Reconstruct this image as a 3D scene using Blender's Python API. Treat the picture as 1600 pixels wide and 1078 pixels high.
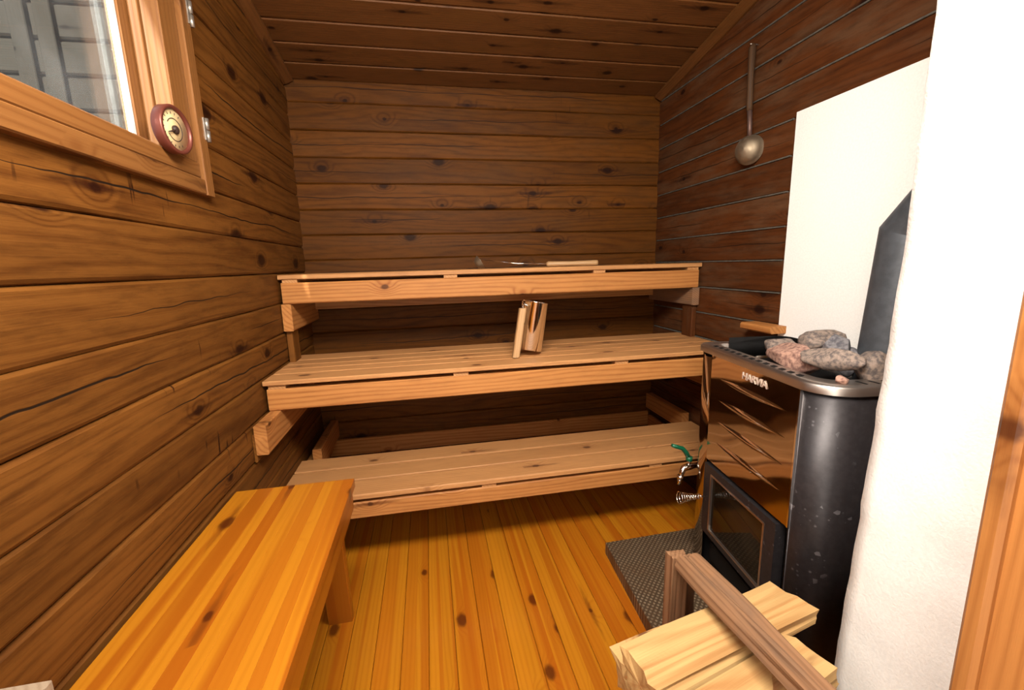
import bpy, bmesh, math, random
from math import sin, cos, pi, radians
from mathutils import Vector, Matrix, noise

for o in list(bpy.data.objects): bpy.data.objects.remove(o, do_unlink=True)
SC = bpy.context.scene
COL = SC.collection
random.seed(7)

# ------------------------------------------------------------------ camera
YAW, PITCH, ROLL, FPX = radians(10.70), radians(10.552), radians(-1.574), 677.6
fw = Vector((sin(YAW)*cos(PITCH), cos(YAW)*cos(PITCH), -sin(PITCH)))
rt = Vector((cos(YAW), -sin(YAW), 0)); up = rt.cross(fw)
r2 = cos(ROLL)*rt + sin(ROLL)*up; u2 = -sin(ROLL)*rt + cos(ROLL)*up
M = Matrix((r2, u2, -fw)).transposed().to_4x4(); M.translation = Vector((0, 0, 1.25))
cd = bpy.data.cameras.new('camera'); cam = bpy.data.objects.new('camera', cd); COL.objects.link(cam)
cam.matrix_world = M; cd.sensor_width = 36; cd.sensor_fit = 'HORIZONTAL'; cd.lens = FPX/1600*36; cd.clip_start = .02
SC.camera = cam
# ------------------------------------------------------------------ world, lights, exposure
SC.view_settings.view_transform = 'Standard'; SC.view_settings.look = 'None'
SC.view_settings.gamma = 1; SC.view_settings.use_curve_mapping = False
SC.view_settings.exposure = 0.9
W = bpy.data.worlds.new('sky'); SC.world = W; W.use_nodes = True
W.node_tree.nodes['Background'].inputs[0].default_value = (.82, .92, 1, 1)
W.node_tree.nodes['Background'].inputs[1].default_value = .8
def area(name, loc, target, sx, sy, energy, color):
    l = bpy.data.lights.new(name, 'AREA'); l.shape = 'RECTANGLE'; l.size = sx; l.size_y = sy; l.energy = energy; l.color = color
    o = bpy.data.objects.new(name, l); COL.objects.link(o); o.location = loc
    o.rotation_euler = (Vector(target)-Vector(loc)).to_track_quat('-Z', 'Y').to_euler(); return o
area('doorway_daylight', (.12, .36, 2.02), (.14, 1.7, .5), 1.0, .30, 34, (1, .92, .81))
area('doorway_low_daylight', (.0, -.4, 1.06), (.1, 1.6, .80), .85, 1.85, 11, (1, .92, .81))
sun = bpy.data.lights.new('sun', 'SUN'); sun.energy = 26; sun.angle = radians(1.5); sun.color = (1, .93, .8)
so = bpy.data.objects.new('sun', sun); COL.objects.link(so)
so.rotation_euler = Vector((.12, .85, -.50)).to_track_quat('-Z', 'Y').to_euler()

# ------------------------------------------------------------------ object helpers
def tag(o, label=None, cat=None, group=None, kind=None):
    if label: o['label'] = label
    if cat: o['category'] = cat
    if group: o['group'] = group
    if kind: o['kind'] = kind
    return o
def empty(name, loc=(0, 0, 0), rz=0, label=None, cat=None, group=None):
    o = bpy.data.objects.new(name, None); COL.objects.link(o); o.location = loc; o.rotation_euler = (0, 0, rz)
    o.empty_display_size = .05
    bpy.context.view_layer.update()
    return tag(o, label, cat, group)
class MB:
    """collects shapes with a grain coordinate (along, across, depth), a tone per board, an edge coordinate"""
    def __init__(s): s.v = []; s.f = []; s.g = []; s.t = []; s.e = []; s.m = []; s.sm = []
    def add(s, vs, fs, gs=None, tone=None, es=None, mat=0, smooth=False):
        n = len(s.v); s.v += [Vector(p) for p in vs]
        off = Vector((random.uniform(0, 50), random.uniform(0, 50), random.uniform(0, 9)))
        s.g += [Vector(g)+off for g in (gs or vs)]
        tn = random.random() if tone is None else tone
        s.t += [tn]*len(vs); s.e += (es or [0]*len(vs))
        s.f += [tuple(n+i for i in f) for f in fs]; s.m += ([mat]*len(fs) if isinstance(mat, int) else mat)
        s.sm += [smooth]*len(fs); return s
    def prism(s, prof, x0, x1, frame, seg=1, tone=None, half=.06, mats=None, jit=0, smooth=False, mat=0, taper=None):
        """prof: list of (a,b) in the cross plane, ccw; extruded x0..x1; frame(x,a,b)->world"""
        n = len(prof); vs = []; gs = []; es = []; fs = []; ms = []
        ph = random.uniform(0, 99)
        ca = sum(p[0] for p in prof)/n
        for k in range(seg+1):
            x = x0+(x1-x0)*k/seg
            for (a, b) in prof:
                ja = jit*noise.noise(Vector((x*2.2, ph, a*3))) if jit else 0
                jb = jit*noise.noise(Vector((x*2.2, ph+7, a*3))) if jit else 0
                sc = taper(k/seg) if taper else 1
                vs.append(frame(x, a*sc+ja, b*sc+jb)); gs.append((x, a, b)); es.append(max(-1, min(1, (a-ca)/half)))
        for k in range(seg):
            for i in range(n):
                j = (i+1) % n
                fs.append((k*n+i, k*n+j, (k+1)*n+j, (k+1)*n+i)); ms.append(mats[i] if mats else mat)
        fs.append(tuple(range(n))[::-1]); fs.append(tuple(seg*n+i for i in range(n))); ms += [mat, mat]
        return s.add(vs, fs, gs, tone, es, ms, smooth)
    def box(s, lo, hi, axis='x', ch=.003, tone=None, mat=0, seg=1, jit=0, T=None):
        lo = Vector(lo); hi = Vector(hi)
        ai = 'xyz'.index(axis); o = [(1, 2), (0, 2), (0, 1)][ai]
        # widest cross direction is 'across'
        if hi[o[1]]-lo[o[1]] > hi[o[0]]-lo[o[0]]: o = (o[1], o[0])
        a0, a1, b0, b1 = lo[o[0]], hi[o[0]], lo[o[1]], hi[o[1]]
        c = min(ch, (a1-a0)/3, (b1-b0)/3)
        pr = [(a0+c, b0), (a1-c, b0), (a1, b0+c), (a1, b1-c), (a1-c, b1), (a0+c, b1), (a0, b1-c), (a0, b0+c)]
        def fr(x, a, b):
            p = [0, 0, 0]; p[ai] = x; p[o[0]] = a; p[o[1]] = b
            p = Vector(p); return T @ p if T else p
        return s.prism(pr, lo[ai], hi[ai], fr, seg=seg, tone=tone, half=(a1-a0)/2, jit=jit, mat=mat)
    def lathe(s, prof, T=None, n=32, mat=0, smooth=True, cap=True):
        vs = []; fs = []
        for (r, z) in prof:
            for i in range(n):
                p = Vector((r*cos(2*pi*i/n), r*sin(2*pi*i/n), z)); vs.append(T @ p if T else p)
        for k in range(len(prof)-1):
            for i in range(n):
                j = (i+1) % n; fs.append((k*n+i, k*n+j, (k+1)*n+j, (k+1)*n+i))
        if cap:
            fs.append(tuple(range(n))[::-1]); fs.append(tuple((len(prof)-1)*n+i for i in range(n)))
        return s.add(vs, fs, None, None, None, mat, smooth)
    def tube(s, pts, r, n=10, mat=0, closed=False):
        pts = [Vector(p) for p in pts]; m = len(pts); rs = r if isinstance(r, (list, tuple)) else [r]*m
        vs = []; fs = []; nrm = None
        for k, p in enumerate(pts):
            d = (pts[min(k+1, m-1)]-pts[max(k-1, 0)]).normalized()
            if nrm is None: nrm = d.orthogonal().normalized()
            nrm = (nrm-d*nrm.dot(d)).normalized(); bb = d.cross(nrm)
            for i in range(n):
                vs.append(p+rs[k]*(cos(2*pi*i/n)*nrm+sin(2*pi*i/n)*bb))
        for k in range(m-1):
            for i in range(n):
                j = (i+1) % n; fs.append((k*n+i, k*n+j, (k+1)*n+j, (k+1)*n+i))
        fs.append(tuple(range(n))[::-1]); fs.append(tuple((m-1)*n+i for i in range(n)))
        g = []
        L = 0
        for k, p in enumerate(pts):
            if k: L += (pts[k]-pts[k-1]).length
            for i in range(n): g.append((L, rs[k]*cos(2*pi*i/n), rs[k]*sin(2*pi*i/n)))
        return s.add(vs, fs, g, None, None, mat, True)
    def build(s, name, mats, parent=None, kind=None, label=None, cat=None, group=None, fix=True):
        me = bpy.data.meshes.new(name)
        v = s.v
        o = bpy.data.objects.new(name, me); COL.objects.link(o)
        if parent is not None:
            o.parent = parent
            inv = parent.matrix_world.inverted(); v = [inv @ p for p in v]
        me.from_pydata([tuple(p) for p in v], [], s.f)
        for m in (mats if isinstance(mats, (list, tuple)) else [mats]): me.materials.append(m)
        me.polygons.foreach_set('material_index', s.m); me.polygons.foreach_set('use_smooth', s.sm)
        at = me.attributes.new('grain', 'FLOAT_VECTOR', 'POINT'); at.data.foreach_set('vector', [c for g in s.g for c in g])
        at = me.attributes.new('tone', 'FLOAT', 'POINT'); at.data.foreach_set('value', s.t)
        at = me.attributes.new('edge', 'FLOAT', 'POINT'); at.data.foreach_set('value', s.e)
        if fix:
            bm = bmesh.new(); bm.from_mesh(me); bmesh.ops.recalc_face_normals(bm, faces=bm.faces); bm.to_mesh(me); bm.free()
        me.update(); bpy.context.view_layer.update()
        return tag(o, label, cat, group, kind)
def thing(mb, name, mat, label, cat, loc=None, group=None):
    """one-mesh thing: origin moved to its base"""
    lo = Vector([min(p[i] for p in mb.v) for i in range(3)]); hi = Vector([max(p[i] for p in mb.v) for i in range(3)])
    c = Vector(loc) if loc else Vector(((lo.x+hi.x)/2, (lo.y+hi.y)/2, lo.z))
    mb.v = [p-c for p in mb.v]; o = mb.build(name, mat, None, None, label, cat, group); o.location = c; return o

# ------------------------------------------------------------------ materials
def mat_new(name):
    m = bpy.data.materials.new(name); m.use_nodes = True; nt = m.node_tree
    return m, nt, nt.nodes['Principled BSDF']
class N:
    def __init__(s, nt): s.nt = nt; s.L = nt.links
    def n(s, t, **k):
        x = s.nt.nodes.new(t)
        for a, b in k.items(): setattr(x, a, b)
        return x
    def put(s, sock, v):
        if hasattr(v, 'links') or isinstance(v, bpy.types.NodeSocket): s.L.new(v, sock)
        else: sock.default_value = v
    def math(s, op, a, b=0., c=None, clamp=False):
        x = s.n('ShaderNodeMath', operation=op, use_clamp=clamp); s.put(x.inputs[0], a); s.put(x.inputs[1], b)
        if c is not None: s.put(x.inputs[2], c)
        return x.outputs[0]
    def comb(s, a, b, c):
        x = s.n('ShaderNodeCombineXYZ'); s.put(x.inputs[0], a); s.put(x.inputs[1], b); s.put(x.inputs[2], c); return x.outputs[0]
    def noise(s, v, scale=1., detail=2., rough=.5, dist=0.):
        x = s.n('ShaderNodeTexNoise'); s.put(x.inputs['Vector'], v); x.inputs['Scale'].default_value = scale
        x.inputs['Detail'].default_value = detail; x.inputs['Roughness'].default_value = rough; x.inputs['Distortion'].default_value = dist
        return x.outputs[0]
    def ss(s, v, a, b, o0=0., o1=1.):
        x = s.n('ShaderNodeMapRange', interpolation_type='SMOOTHSTEP'); s.put(x.inputs[0], v)
        for i, q in ((1, a), (2, b), (3, o0), (4, o1)): s.put(x.inputs[i], q)
        return x.outputs[0]
    def mix(s, f, a, b, mode='MIX'):
        x = s.n('ShaderNodeMix', data_type='RGBA', blend_type=mode); s.put(x.inputs[0], f)
        s.put(x.inputs[6], a if not isinstance(a, tuple) else (*a, 1)[:4]); s.put(x.inputs[7], b if not isinstance(b, tuple) else (*b, 1)[:4])
        return x.outputs[2]
def srgb(r, g, b):
    f = lambda c: (c/255/12.92 if c/255 <= .04045 else ((c/255+.055)/1.055)**2.4)
    return (f(r), f(g), f(b))
def wood(name, light, dark, knot, rough=.55, ring=.5, freq=520., knots=.45, crack=0., heart=None, heart_amt=0., tone=.35, stain=.2, grey=None, grey_amt=0., coat=0., bump=.25, drip=0., kscale=7., k=1., kr=1., spec=.5, namp=30., streak=.6, fibre=.55, mottle=0.):
    sc_ = lambda q: tuple(x*k for x in q) if q else q
    light, dark, heart, grey, knot = sc_(light), sc_(dark), sc_(heart), sc_(grey), sc_(knot)
    m, nt, P = mat_new(name); g = N(nt)
    att = g.n('ShaderNodeAttribute', attribute_name='grain'); sp = g.n('ShaderNodeSeparateXYZ'); g.L.new(att.outputs['Vector'], sp.inputs[0])
    u, v, w = sp.outputs
    tn = g.n('ShaderNodeAttribute', attribute_name='tone').outputs['Fac']; ed = g.n('ShaderNodeAttribute', attribute_name='edge').outputs['Fac']
    # knots
    vo = g.n('ShaderNodeTexVoronoi', feature='F1', voronoi_dimensions='2D'); g.L.new(g.comb(g.math('MULTIPLY', u, .62), v, 0.), vo.inputs['Vector']); vo.inputs['Scale'].default_value = kscale
    kd = g.math('DIVIDE', vo.outputs['Distance'], kscale)
    sc = g.n('ShaderNodeSeparateColor'); g.L.new(vo.outputs['Color'], sc.inputs[0])
    ison = g.math('GREATER_THAN', knots, sc.outputs[0])
    rad = g.math('MULTIPLY_ADD', sc.outputs[1], .011*kr, .005*kr)
    wob = g.noise(g.comb(g.math('MULTIPLY', u, 60), g.math('MULTIPLY', v, 60), w), 1., 2.)
    kdw = g.math('ADD', kd, g.math('MULTIPLY_ADD', wob, .008, -.004))
    km = g.math('MULTIPLY', g.ss(kdw, rad, g.math('MULTIPLY', rad, .45)), ison)
    pv = g.n('ShaderNodeVectorMath', operation='SUBTRACT'); g.L.new(g.comb(g.math('MULTIPLY', u, .62), v, 0.), pv.inputs[0]); g.L.new(vo.outputs['Position'], pv.inputs[1])
    ps = g.n('ShaderNodeSeparateXYZ'); g.L.new(pv.outputs[0], ps.inputs[0])
    dxs = g.math('MULTIPLY', ps.outputs[0], .17); dys = g.math('MULTIPLY', ps.outputs[1], 1.3)
    sd = g.math('SQRT', g.math('ADD', g.math('MULTIPLY', dxs, dxs), g.math('MULTIPLY', dys, dys)))
    sn_ = g.noise(g.comb(g.math('MULTIPLY', u, 16.), g.math('MULTIPLY', v, 90.), w), 1., 3., .6)
    sd = g.math('ADD', sd, g.math('MULTIPLY_ADD', sn_, .02, -.010))
    stk = g.math('MULTIPLY', g.math('MULTIPLY', g.ss(sd, .017, .002), ison), g.math('GREATER_THAN', sc.outputs[2], .4))
    halo = g.math('MULTIPLY', g.ss(kd, .05, .006), ison)
    # rings
    n1 = g.noise(g.comb(g.math('MULTIPLY', u, .9), g.math('MULTIPLY', v, 7.), g.math('MULTIPLY', w, 7.)), 1., 2., .45)
    ph = g.math('ADD', g.math('MULTIPLY', v, freq), g.math('MULTIPLY', n1, namp))
    ph = g.math('ADD', ph, g.math('MULTIPLY', w, freq*.8)); ph = g.math('ADD', ph, g.math('MULTIPLY', halo, 13.)); ph = g.math('ADD', ph, g.math('MULTIPLY', u, 2.))
    sn = g.math('MULTIPLY_ADD', g.math('SINE', ph), .5, .5)
    sn = g.math('POWER', sn, 2.2)
    fib = g.noise(g.comb(g.math('MULTIPLY', u, 7.), g.math('MULTIPLY', v, 420.), g.math('MULTIPLY', w, 420.)), 1., 3., .6)
    big = g.noise(g.comb(g.math('MULTIPLY', u, 1.6), g.math('MULTIPLY', v, 14.), w), 1., 3., .55)
    f = g.math('MULTIPLY', sn, ring); f = g.math('ADD', f, g.math('MULTIPLY_ADD', fib, fibre, -.5*fibre)); f = g.math('ADD', f, g.math('MULTIPLY', halo, .25))
    f = g.math('ADD', f, g.math('MULTIPLY_ADD', big, stain*2, -stain), clamp=True)
    c = g.mix(f, light, dark)
    if heart:
        hn = g.noise(g.comb(g.math('MULTIPLY', u, .25), g.math('MULTIPLY', v, 22.), g.math('MULTIPLY', w, 3.)), 1., 1., .4)
        c = g.mix(g.math('MULTIPLY', g.ss(hn, .50, .58), heart_amt), c, heart)
        c = g.mix(g.math('MULTIPLY', g.math('GREATER_THAN', tn, .70), heart_amt*.7), c, heart)
    if grey:
        gn = g.noise(g.comb(g.math('MULTIPLY', u, 3.), g.math('MULTIPLY', v, 12.), w), 1., 5., .65)
        c = g.mix(g.math('MULTIPLY', g.ss(gn, .42, .7), grey_amt), c, grey)
    tv = g.math('MULTIPLY_ADD', tn, tone, 1-tone*.5)
    hs = g.n('ShaderNodeHueSaturation'); g.L.new(tv, hs.inputs['Value']); g.L.new(c, hs.inputs['Color'])
    hs.inputs['Hue'].default_value = .5; c = hs.outputs[0]
    if mottle:
        mo = g.noise(g.comb(g.math('MULTIPLY', u, 9.), g.math('MULTIPLY', v, 46.), w), 1., 6., .68)
        c = g.mix(g.math('MULTIPLY', g.ss(mo, .44, .70), mottle), c, knot)
        c = g.mix(g.math('MULTIPLY', g.ss(mo, .46, .28), mottle*.6), c, tuple(q*1.35 for q in light))
    # dark streak around some knots, then knots themselves
    c = g.mix(g.math('MULTIPLY', stk, streak), c, tuple(q*1.5 for q in knot))
    c = g.mix(g.math('MULTIPLY', km, .85), c, knot)
    depth = g.math('MULTIPLY', km, -.3)
    if drip:
        d1 = g.noise(g.comb(g.math('MULTIPLY', u, 55.), g.math('MULTIPLY', v, 4.), w), 1., 1., .4)
        d2 = g.noise(g.comb(g.math('MULTIPLY', u, 2.5), g.math('MULTIPLY', v, 9.), g.math('ADD', w, 5.)), 1., 1., .4)
        dm = g.math('MULTIPLY', g.ss(d1, .70, .76), g.ss(d2, .56, .64))
        c = g.mix(g.math('MULTIPLY', dm, drip), c, knot)
    if crack:
        cn = g.noise(g.comb(g.math('MULTIPLY', u, .8), g.math('MULTIPLY', tn, 40.), 0.), 1., 5., .62)
        cl = g.math('ADD', ed, g.math('MULTIPLY_ADD', cn, -1.5, .75))
        cm = g.noise(g.comb(g.math('MULTIPLY', u, 1.1), g.math('MULTIPLY', tn, 91.), 3.), 1., 1., .4)
        wd = g.ss(cm, .44, .62, 0., .055)
        crk = g.math('MULTIPLY', g.ss(g.math('ABSOLUTE', cl), wd, g.math('MULTIPLY', wd, .35)), g.math('GREATER_THAN', wd, .003))
        c = g.mix(g.math('MULTIPLY', crk, crack), c, (.012, .006, .003)); depth = g.math('ADD', depth, g.math('MULTIPLY', crk, -1.5))
    g.L.new(c, P.inputs['Base Color'])
    P.inputs['Roughness'].default_value = rough; P.inputs['Specular IOR Level'].default_value = spec
    if coat: P.inputs['Coat Weight'].default_value = coat; P.inputs['Coat Roughness'].default_value = .18
    h = g.math('ADD', g.math('MULTIPLY', sn, -.3), g.math('MULTIPLY', fib, .6)); h = g.math('ADD', h, depth)
    b = g.n('ShaderNodeBump'); b.inputs['Strength'].default_value = bump; b.inputs['Distance'].default_value = .002; g.L.new(h, b.inputs['Height']); g.L.new(b.outputs[0], P.inputs['Normal'])
    return m
def plain(name, col, rough=.5, metal=0., nscale=0., namt=.1, bump=0., coat=0., col2=None):
    m, nt, P = mat_new(name); g = N(nt); tc = g.n('ShaderNodeTexCoord').outputs['Object']
    P.inputs['Roughness'].default_value = rough; P.inputs['Metallic'].default_value = metal
    if coat: P.inputs['Coat Weight'].default_value = coat
    x = g.noise(tc, nscale or 20., 5., .6)
    c2 = col2 or tuple(q*(1-namt*2) for q in col)
    g.L.new(g.mix(g.ss(x, .35, .65), col, c2), P.inputs['Base Color'])
    if bump:
        b = g.n('ShaderNodeBump'); b.inputs['Strength'].default_value = bump; b.inputs['Distance'].default_value = .003; g.L.new(x, b.inputs['Height']); g.L.new(b.outputs[0], P.inputs['Normal'])
    return m
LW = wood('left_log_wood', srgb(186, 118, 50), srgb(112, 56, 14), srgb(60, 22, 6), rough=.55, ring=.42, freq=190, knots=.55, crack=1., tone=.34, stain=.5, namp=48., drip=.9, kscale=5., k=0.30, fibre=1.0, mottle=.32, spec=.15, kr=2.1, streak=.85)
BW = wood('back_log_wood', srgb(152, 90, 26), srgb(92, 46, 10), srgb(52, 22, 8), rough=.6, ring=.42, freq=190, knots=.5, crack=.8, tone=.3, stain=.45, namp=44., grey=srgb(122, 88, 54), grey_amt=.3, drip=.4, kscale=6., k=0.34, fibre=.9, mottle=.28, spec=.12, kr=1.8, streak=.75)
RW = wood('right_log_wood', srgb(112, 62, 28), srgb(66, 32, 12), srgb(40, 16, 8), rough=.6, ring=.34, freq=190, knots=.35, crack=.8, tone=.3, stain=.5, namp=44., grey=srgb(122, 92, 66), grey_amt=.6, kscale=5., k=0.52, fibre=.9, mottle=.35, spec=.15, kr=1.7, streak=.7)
CW = wood('ceiling_board_wood', srgb(130, 82, 42), srgb(86, 50, 23), srgb(36, 16, 8), rough=.5, ring=.25, freq=500, knots=.5, tone=.2, stain=.25, grey=srgb(120, 78, 30), grey_amt=.3, kscale=7., k=0.62, fibre=.8, mottle=.2, kr=1.4, spec=.2)
BN = wood('aged_bench_pine', srgb(226, 164, 104), srgb(176, 112, 62), srgb(96, 54, 32), rough=.55, ring=.38, freq=480, knots=.28, tone=.16, stain=.3, grey=srgb(186, 132, 88), grey_amt=.25, k=0.62, fibre=.8, mottle=.12, spec=.25, kr=1.3)
BM = wood('beam_pine', srgb(222, 152, 86), srgb(164, 92, 40), srgb(84, 44, 20), rough=.5, ring=.5, freq=330, knots=.25, tone=.12, stain=.35, kscale=5., k=0.6, fibre=.8, mottle=.15, spec=.2, kr=1.4)
FL = wood('varnished_floor_pine', srgb(222, 142, 30), srgb(190, 104, 14), srgb(90, 34, 8), rough=.32, ring=.35, freq=420, knots=.34, heart=srgb(186, 88, 14), heart_amt=.5, tone=.10, stain=.25, coat=.25, bump=.06, kscale=6., k=0.64, kr=1.7, spec=.35)
ST = wood('varnished_stool_pine', srgb(232, 148, 34), srgb(200, 112, 18), srgb(96, 40, 10), rough=.35, ring=.25, freq=420, knots=.34, heart=srgb(196, 104, 20), heart_amt=.85, tone=.12, stain=.2, coat=.15, bump=.05, kscale=6., k=.51, kr=1.7, spec=.35)
FR = wood('window_frame_pine', srgb(206, 138, 74), srgb(156, 90, 40), srgb(80, 38, 16), rough=.45, ring=.35, freq=420, knots=.2, tone=.14, stain=.3, k=.32, spec=.3)
DJ = wood('door_casing_pine', srgb(206, 138, 74), srgb(156, 90, 40), srgb(80, 38, 16), rough=.45, ring=.35, freq=420, knots=.2, tone=.14, stain=.3, k=.75, spec=.3)
LG = wood('fresh_split_birch', srgb(246, 200, 134), srgb(190, 120, 62), srgb(120, 66, 40), rough=.7, ring=.38, freq=140, namp=50., knots=.12, tone=.1, stain=.6, bump=.5, k=.58, spec=.15)
BR = wood('weathered_branch_wood', srgb(178, 132, 96), srgb(112, 78, 56), srgb(60, 40, 30), rough=.7, ring=.4, freq=520, knots=.2, tone=.12, stain=.5, grey=srgb(120, 104, 92), grey_amt=.6, bump=.7, k=.62, spec=.15)
HW = wood('smooth_handle_wood', srgb(226, 178, 124), srgb(190, 130, 78), srgb(120, 70, 40), rough=.45, ring=.3, freq=600, knots=.0, tone=.1, k=0.55)
OW = wood('grey_outdoor_wood', srgb(140, 130, 116), srgb(108, 98, 86), srgb(60, 50, 44), rough=.8, ring=.3, knots=.3, tone=.15, k=.05, spec=.05)
GAP = plain('dark_board_gap', (.015, .008, .004), .9)
CAULK = plain('grey_joint_tape', srgb(90, 86, 78), .8, nscale=30, namt=.2)
WHITE = plain('white_plaster', (.90, .885, .86), .85, nscale=160, namt=.03, bump=.35)
BARK = plain('birch_bark', srgb(84, 60, 44), .9, nscale=45, namt=.35, bump=.8)
STEELD = plain('dark_coated_steel', srgb(56, 52, 54), .42, .5, 60, .12)
nt = STEELD.node_tree; g = N(nt); P = nt.nodes['Principled BSDF']; tc = g.n('ShaderNodeTexCoord').outputs['Object']
vo = g.n('ShaderNodeTexVoronoi', feature='F1'); vo.inputs['Scale'].default_value = 80; g.L.new(tc, vo.inputs['Vector']); scn = g.n('ShaderNodeSeparateColor'); g.L.new(vo.outputs['Color'], scn.inputs[0])
spl = g.math('MULTIPLY', g.ss(vo.outputs['Distance'], g.math('MULTIPLY', scn.outputs[1], .42), .02), g.math('GREATER_THAN', scn.outputs[0], .55)); spl = g.math('MULTIPLY', spl, g.ss(g.noise(tc, 7., 2., .5), .48, .62, 0., .32))
old = P.inputs['Base Color'].links[0].from_socket; g.L.new(g.mix(spl, old, srgb(170, 165, 170)), P.inputs['Base Color'])
BLACK = plain('black_enamel', (.012, .011, .011), .6, 0., 40)
BLACK.node_tree.nodes['Principled BSDF'].inputs['Specular IOR Level'].default_value = .12
def steel(name, col, rough, warp=0., scr=0.):
    m, nt, P = mat_new(name); g = N(nt); P.inputs['Metallic'].default_value = 1; P.inputs['Base Color'].default_value = (*col, 1); P.inputs['Roughness'].default_value = rough
    tc = g.n('ShaderNodeTexCoord').outputs['Object']; x = g.noise(tc, 3.2, 1., .4)
    if warp:
        b = g.n('ShaderNodeBump'); b.inputs['Strength'].default_value = warp; b.inputs['Distance'].default_value = .05; g.L.new(x, b.inputs['Height']); g.L.new(b.outputs[0], P.inputs['Normal'])
    y = g.noise(tc, 55., 4., .6); g.L.new(g.ss(y, .3, .8, rough, rough+scr), P.inputs['Roughness'])
    return m
MIRR = steel('mirror_stainless', (.50, .43, .37), .07, .30, .05)
RIM = steel('brushed_rim_stainless', (.52, .47, .43), .36, 0, .03)
CHROME = steel('polished_chrome', (.85, .80, .76), .08, 0, .05)
JUGM = steel('polished_jug_stainless', (.90, .86, .82), .07, 0, .04)
OLDM = steel('tarnished_ladle_metal', (.34, .27, .19), .52, 0, .2)
GREEN = plain('green_lever_plastic', (.004, .10, .045), .35, 0, 20, .05)
STONEG = plain('grey_sauna_stone', srgb(142, 124, 112), .85, 0, 90, .1, .5, col2=srgb(84, 76, 74))
STONEP = plain('pink_sauna_stone', srgb(176, 138, 120), .85, 0, 80, .1, .5, col2=srgb(116, 84, 76))
STONEB = plain('bluish_sauna_stone', srgb(116, 112, 114), .85, 0, 80, .1, .5, col2=srgb(72, 70, 76))
PINKR = plain('copper_thermometer_rim', srgb(112, 58, 46), .38, .4, 20, .08)
DIAL = plain('aged_dial_card', srgb(206, 178, 132), .6, 0, 25, .08)
INK = plain('dark_dial_ink', srgb(50, 30, 22), .6)
GALV = plain('galvanised_hinge', srgb(176, 168, 158), .4, .8, 60)
WPAINT = plain('white_glazing_bead', (.9, .9, .88), .5)
DH = wood('dark_handle_wood', srgb(120, 88, 62), srgb(78, 54, 38), srgb(40, 26, 18), rough=.6, knots=0., k=.45, spec=.2)
PALE = wood('pale_bare_wood', srgb(204, 178, 150), srgb(170, 140, 112), srgb(110, 80, 60), rough=.6, knots=.1, k=0.5)
# glass
def glass(name, tint, dirt, dirtc=(.75, .8, .85)):
    m, nt, P = mat_new(name); g = N(nt); nt.nodes.remove(P); out = nt.nodes['Material Output']
    tr = g.n('ShaderNodeBsdfTransparent'); tr.inputs[0].default_value = (*tint, 1); gl = g.n('ShaderNodeBsdfGlossy'); gl.inputs['Roughness'].default_value = .02
    fr = g.n('ShaderNodeFresnel'); g.L.new(g.math('MULTIPLY_ADD', g.n('ShaderNodeNewGeometry').outputs['Backfacing'], -.8333, 1.5), fr.inputs[0]); mx = g.n('ShaderNodeMixShader'); g.L.new(fr.outputs[0], mx.inputs[0]); g.L.new(tr.outputs[0], mx.inputs[1]); g.L.new(gl.outputs[0], mx.inputs[2])
    df = g.n('ShaderNodeBsdfDiffuse'); df.inputs[0].default_value = (*dirtc, 1)
    nz = g.noise(g.n('ShaderNodeTexCoord').outputs['Object'], 4., 8., .65, .3); mx2 = g.n('ShaderNodeMixShader'); g.L.new(g.ss(nz, .35, .75, dirt*.25, dirt), mx2.inputs[0])
    g.L.new(mx.outputs[0], mx2.inputs[1]); g.L.new(df.outputs[0], mx2.inputs[2]); g.L.new(mx2.outputs[0], out.inputs['Surface']); return m
GLASS = glass('dusty_window_glass', (.93, .96, .97), .05)
DGLASS = glass('smoked_stove_glass', (.10, .075, .055), .05, (.5, .35, .2))
# hearth plate: embossed dots
m, nt, P = mat_new('embossed_hearth_sheet'); g = N(nt); tc = g.n('ShaderNodeTexCoord').outputs['Object']
mp = g.n('ShaderNodeMapping'); mp.inputs['Rotation'].default_value = (0, 0, radians(45)); g.L.new(tc, mp.inputs[0])
vo = g.n('ShaderNodeTexVoronoi', feature='F1', voronoi_dimensions='2D'); vo.inputs['Randomness'].default_value = 0; vo.inputs['Scale'].default_value = 70; g.L.new(mp.outputs[0], vo.inputs['Vector'])
dt = g.ss(vo.outputs['Distance'], .38, .22); nz = g.noise(tc, 14., 4., .6)
c = g.mix(dt, srgb(84, 68, 52), srgb(142, 124, 100)); c = g.mix(g.ss(nz, .4, .75, 0., .5), c, srgb(96, 72, 50)); g.L.new(c, P.inputs['Base Color'])
P.inputs['Roughness'].default_value = .45; P.inputs['Metallic'].default_value = .3
b = g.n('ShaderNodeBump'); b.inputs['Strength'].default_value = .6; b.inputs['Distance'].default_value = .002; g.L.new(dt, b.inputs['Height']); g.L.new(b.outputs[0], P.inputs['Normal']); HEARTH = m

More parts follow.
